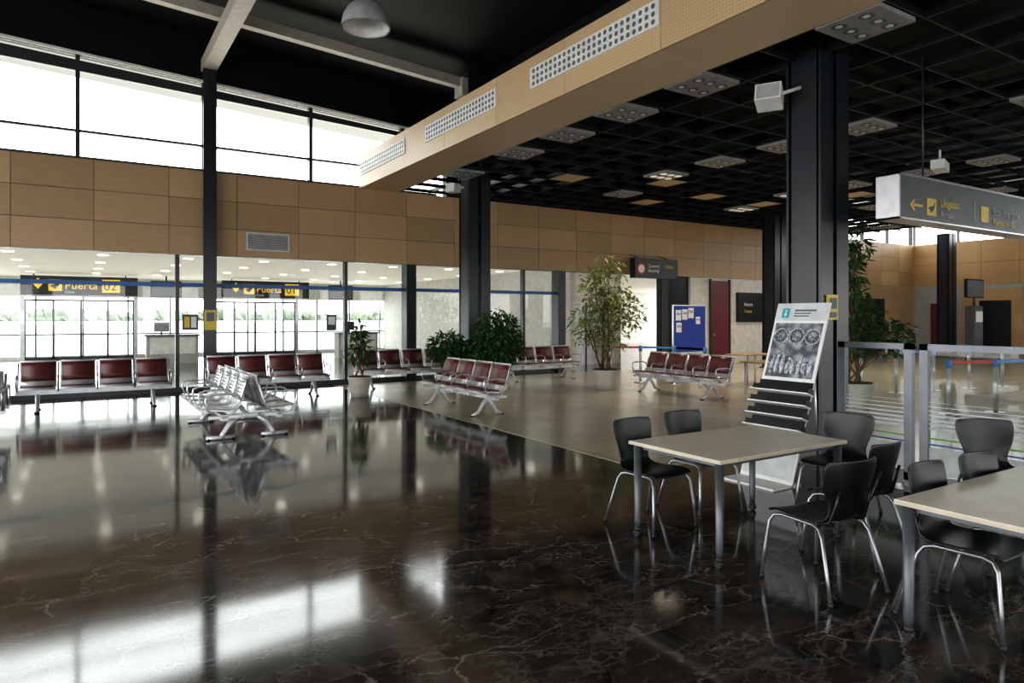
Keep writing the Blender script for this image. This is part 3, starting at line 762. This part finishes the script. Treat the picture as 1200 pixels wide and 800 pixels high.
# ---------------------------------------------------------------- plants
def plant(name, x, y, potr, poth, blobs, nleaf, leafm, lsize, stems=5, pot='pot', seed=1, topz=2.5):
    rnd = random.Random(seed); b = B()
    prof = [(potr*.72, 0), (potr*.8, poth*.3), (potr*.93, poth*.8), (potr, poth*.92), (potr*1.04, poth)]
    b.tube([(x, y, z) for r, z in prof], [r for r, z in prof], pot, 24)
    b.cyl((x, y, poth), (x, y, poth+.012), potr*.92, potr*.9, 'soil', 20)
    for i in range(stems):
        bl = blobs[i % len(blobs)]
        a = rnd.uniform(0, 6.28); r0 = potr*.35
        p0 = Vector((x+r0*math.cos(a), y+r0*math.sin(a), poth)); p1 = Vector((x+bl[0], y+bl[1], bl[2]+bl[4]*.3))
        pts = [p0.lerp(p1, t)+Vector((rnd.uniform(-.05, .05), rnd.uniform(-.05, .05), 0))*(0 if t == 0 else 1) for t in (0, .25, .5, .75, 1)]
        b.tube(pts, [.022, .018, .015, .011, .006], 'bark', 7)
        for q in range(9):
            s0 = pts[rnd.randint(1, 4)]
            d = Vector((rnd.gauss(0, 1), rnd.gauss(0, 1), rnd.gauss(.3, .7))).normalized()
            e = Vector((x+bl[0]+d.x*bl[3]*.85, y+bl[1]+d.y*bl[3]*.85, bl[2]+d.z*bl[4]*.85))
            b.tube([s0, s0.lerp(e, .5)+Vector((0, 0, .05)), e], [.009, .006, .003], 'bark', 5)
    k = b.mi(leafm); tot = sum(bl[3]**2*bl[4] for bl in blobs)
    for bl in blobs:
        m = int(nleaf*bl[3]**2*bl[4]/tot)
        for i in range(m):
            d = Vector((rnd.gauss(0, 1), rnd.gauss(0, 1), rnd.gauss(0, 1))).normalized(); rr = rnd.random()**.45
            c = Vector((x+bl[0]+d.x*bl[3]*rr, y+bl[1]+d.y*bl[3]*rr, bl[2]+d.z*bl[4]*rr))
            dr = Vector((d.x+rnd.gauss(0, .5), d.y+rnd.gauss(0, .5), rnd.gauss(-.35, .5))).normalized()
            sd = dr.cross(Vector((rnd.gauss(0, .4), rnd.gauss(0, .4), 1))).normalized(); nn = sd.cross(dr)
            l = lsize*rnd.uniform(.7, 1.25); w = l*.24
            v = [b.bm.verts.new(p) for p in (c, c+dr*l*.35+sd*w+nn*w*.3, c+dr*l*.35-sd*w+nn*w*.3, c+dr*l*.75+sd*w*.6, c+dr*l*.75-sd*w*.6, c+dr*l-nn*w*.4, c+dr*l*.4-nn*w*.1)]
            b.face([v[0], v[1], v[3], v[6]], k); b.face([v[0], v[6], v[4], v[2]], k); b.face([v[6], v[3], v[5], v[4]], k)
    b.done(name)
plant('potted_ficus', 10.45, 12.4, .33, .46, [(0, 0, 2.1, .62, .75), (-.45, .1, 1.5, .5, .5), (.45, -.1, 1.8, .55, .55), (.1, 0, 1.15, .45, .4), (.05, 0, 2.85, .42, .35), (-.35, 0, 2.5, .35, .4)], 1300, 'leaf_y', .14, 8, seed=4)
plant('potted_shrub', 7.95, 13.2, .3, .45, [(0, 0, 1.25, .58, .62), (.2, .1, 1.0, .5, .45), (-.2, -.1, .95, .5, .4)], 3200, 'leaf', .13, 6, seed=5)
plant('potted_shrub', 6.95, 13.7, .26, .42, [(0, 0, 1.0, .45, .38), (.2, 0, .85, .4, .3)], 1600, 'leaf', .12, 5, seed=6)
plant('potted_ficus', 11.9, 7.2, .36, .5, [(0, 0, 1.6, .45, .7), (.45, -.4, 1.3, .42, .4), (-.1, .1, 2.6, .36, .6), (.15, 0, 3.0, .25, .35), (-.55, .5, 2.1, .3, .35)], 1000, 'leaf', .17, 8, seed=8)
plant('potted_palm', 5.05, 14.1, .25, .42, [(0, 0, 1.0, .22, .35), (0, .05, 1.35, .15, .25)], 110, 'leaf', .2, 3, seed=9)

# ---------------------------------------------------------------- camera
cam = bpy.data.cameras.new('camera'); co = bpy.data.objects.new('camera', cam); sc.collection.objects.link(co)
co.location = (0, 0, H); co.rotation_euler = (math.pi/2, 0, -TH); cam.sensor_width = 36; cam.lens = 24; cam.shift_y = -29/1200; cam.clip_end = 800
sc.camera = co

# ---------------------------------------------------------------- light
w = bpy.data.worlds.new('overcast'); sc.world = w; w.use_nodes = True
bg = w.node_tree.nodes['Background']; bg.inputs[0].default_value = (.98, .985, .99, 1); bg.inputs[1].default_value = 7.5
def area(name, loc, rot, sx, sy, power, col=(1, .95, .88), portal=False):
    l = bpy.data.lights.new(name, 'AREA'); l.shape = 'RECTANGLE'; l.size = sx; l.size_y = sy; l.energy = power; l.color = col
    if portal: l.cycles.is_portal = True
    o = bpy.data.objects.new(name, l); sc.collection.objects.link(o); o.location = loc; o.rotation_euler = rot
    return o
area('portal_clerestory', (-.85, YW+.3, 6.1), (-math.pi/2, 0, 0), 18.3, 2.4, 1, portal=True)
area('portal_left', (-10.3, 13, 3.0), (0, -math.pi/2, 0), 5.2, 40, 1, portal=True)
area('portal_rear', (11, -7.3, 2.1), (math.pi/2, 0, 0), 44, 2.5, 1, portal=True)
area('portal_gate', (5, 33.3, 1.3), (-math.pi/2, 0, 0), 30, 2.5, 1, portal=True)
area('portal_right', (XR+.3, 5, 5.7), (0, math.pi/2, 0), 1.4, 24, 1, portal=True)
for (xx, yy) in litpos:
    l = bpy.data.lights.new('fixture_downlight', 'SPOT'); l.energy = 380; l.color = (1, .86, .66); l.spot_size = math.radians(140); l.spot_blend = .8; l.shadow_soft_size = .25
    o = bpy.data.objects.new('fixture_downlight', l); sc.collection.objects.link(o); o.location = (xx, yy, 4.9)
sc.view_settings.view_transform = 'Standard'
try: sc.view_settings.look = 'Medium High Contrast'
except Exception: sc.view_settings.look = 'None'
sc.view_settings.exposure = -.22
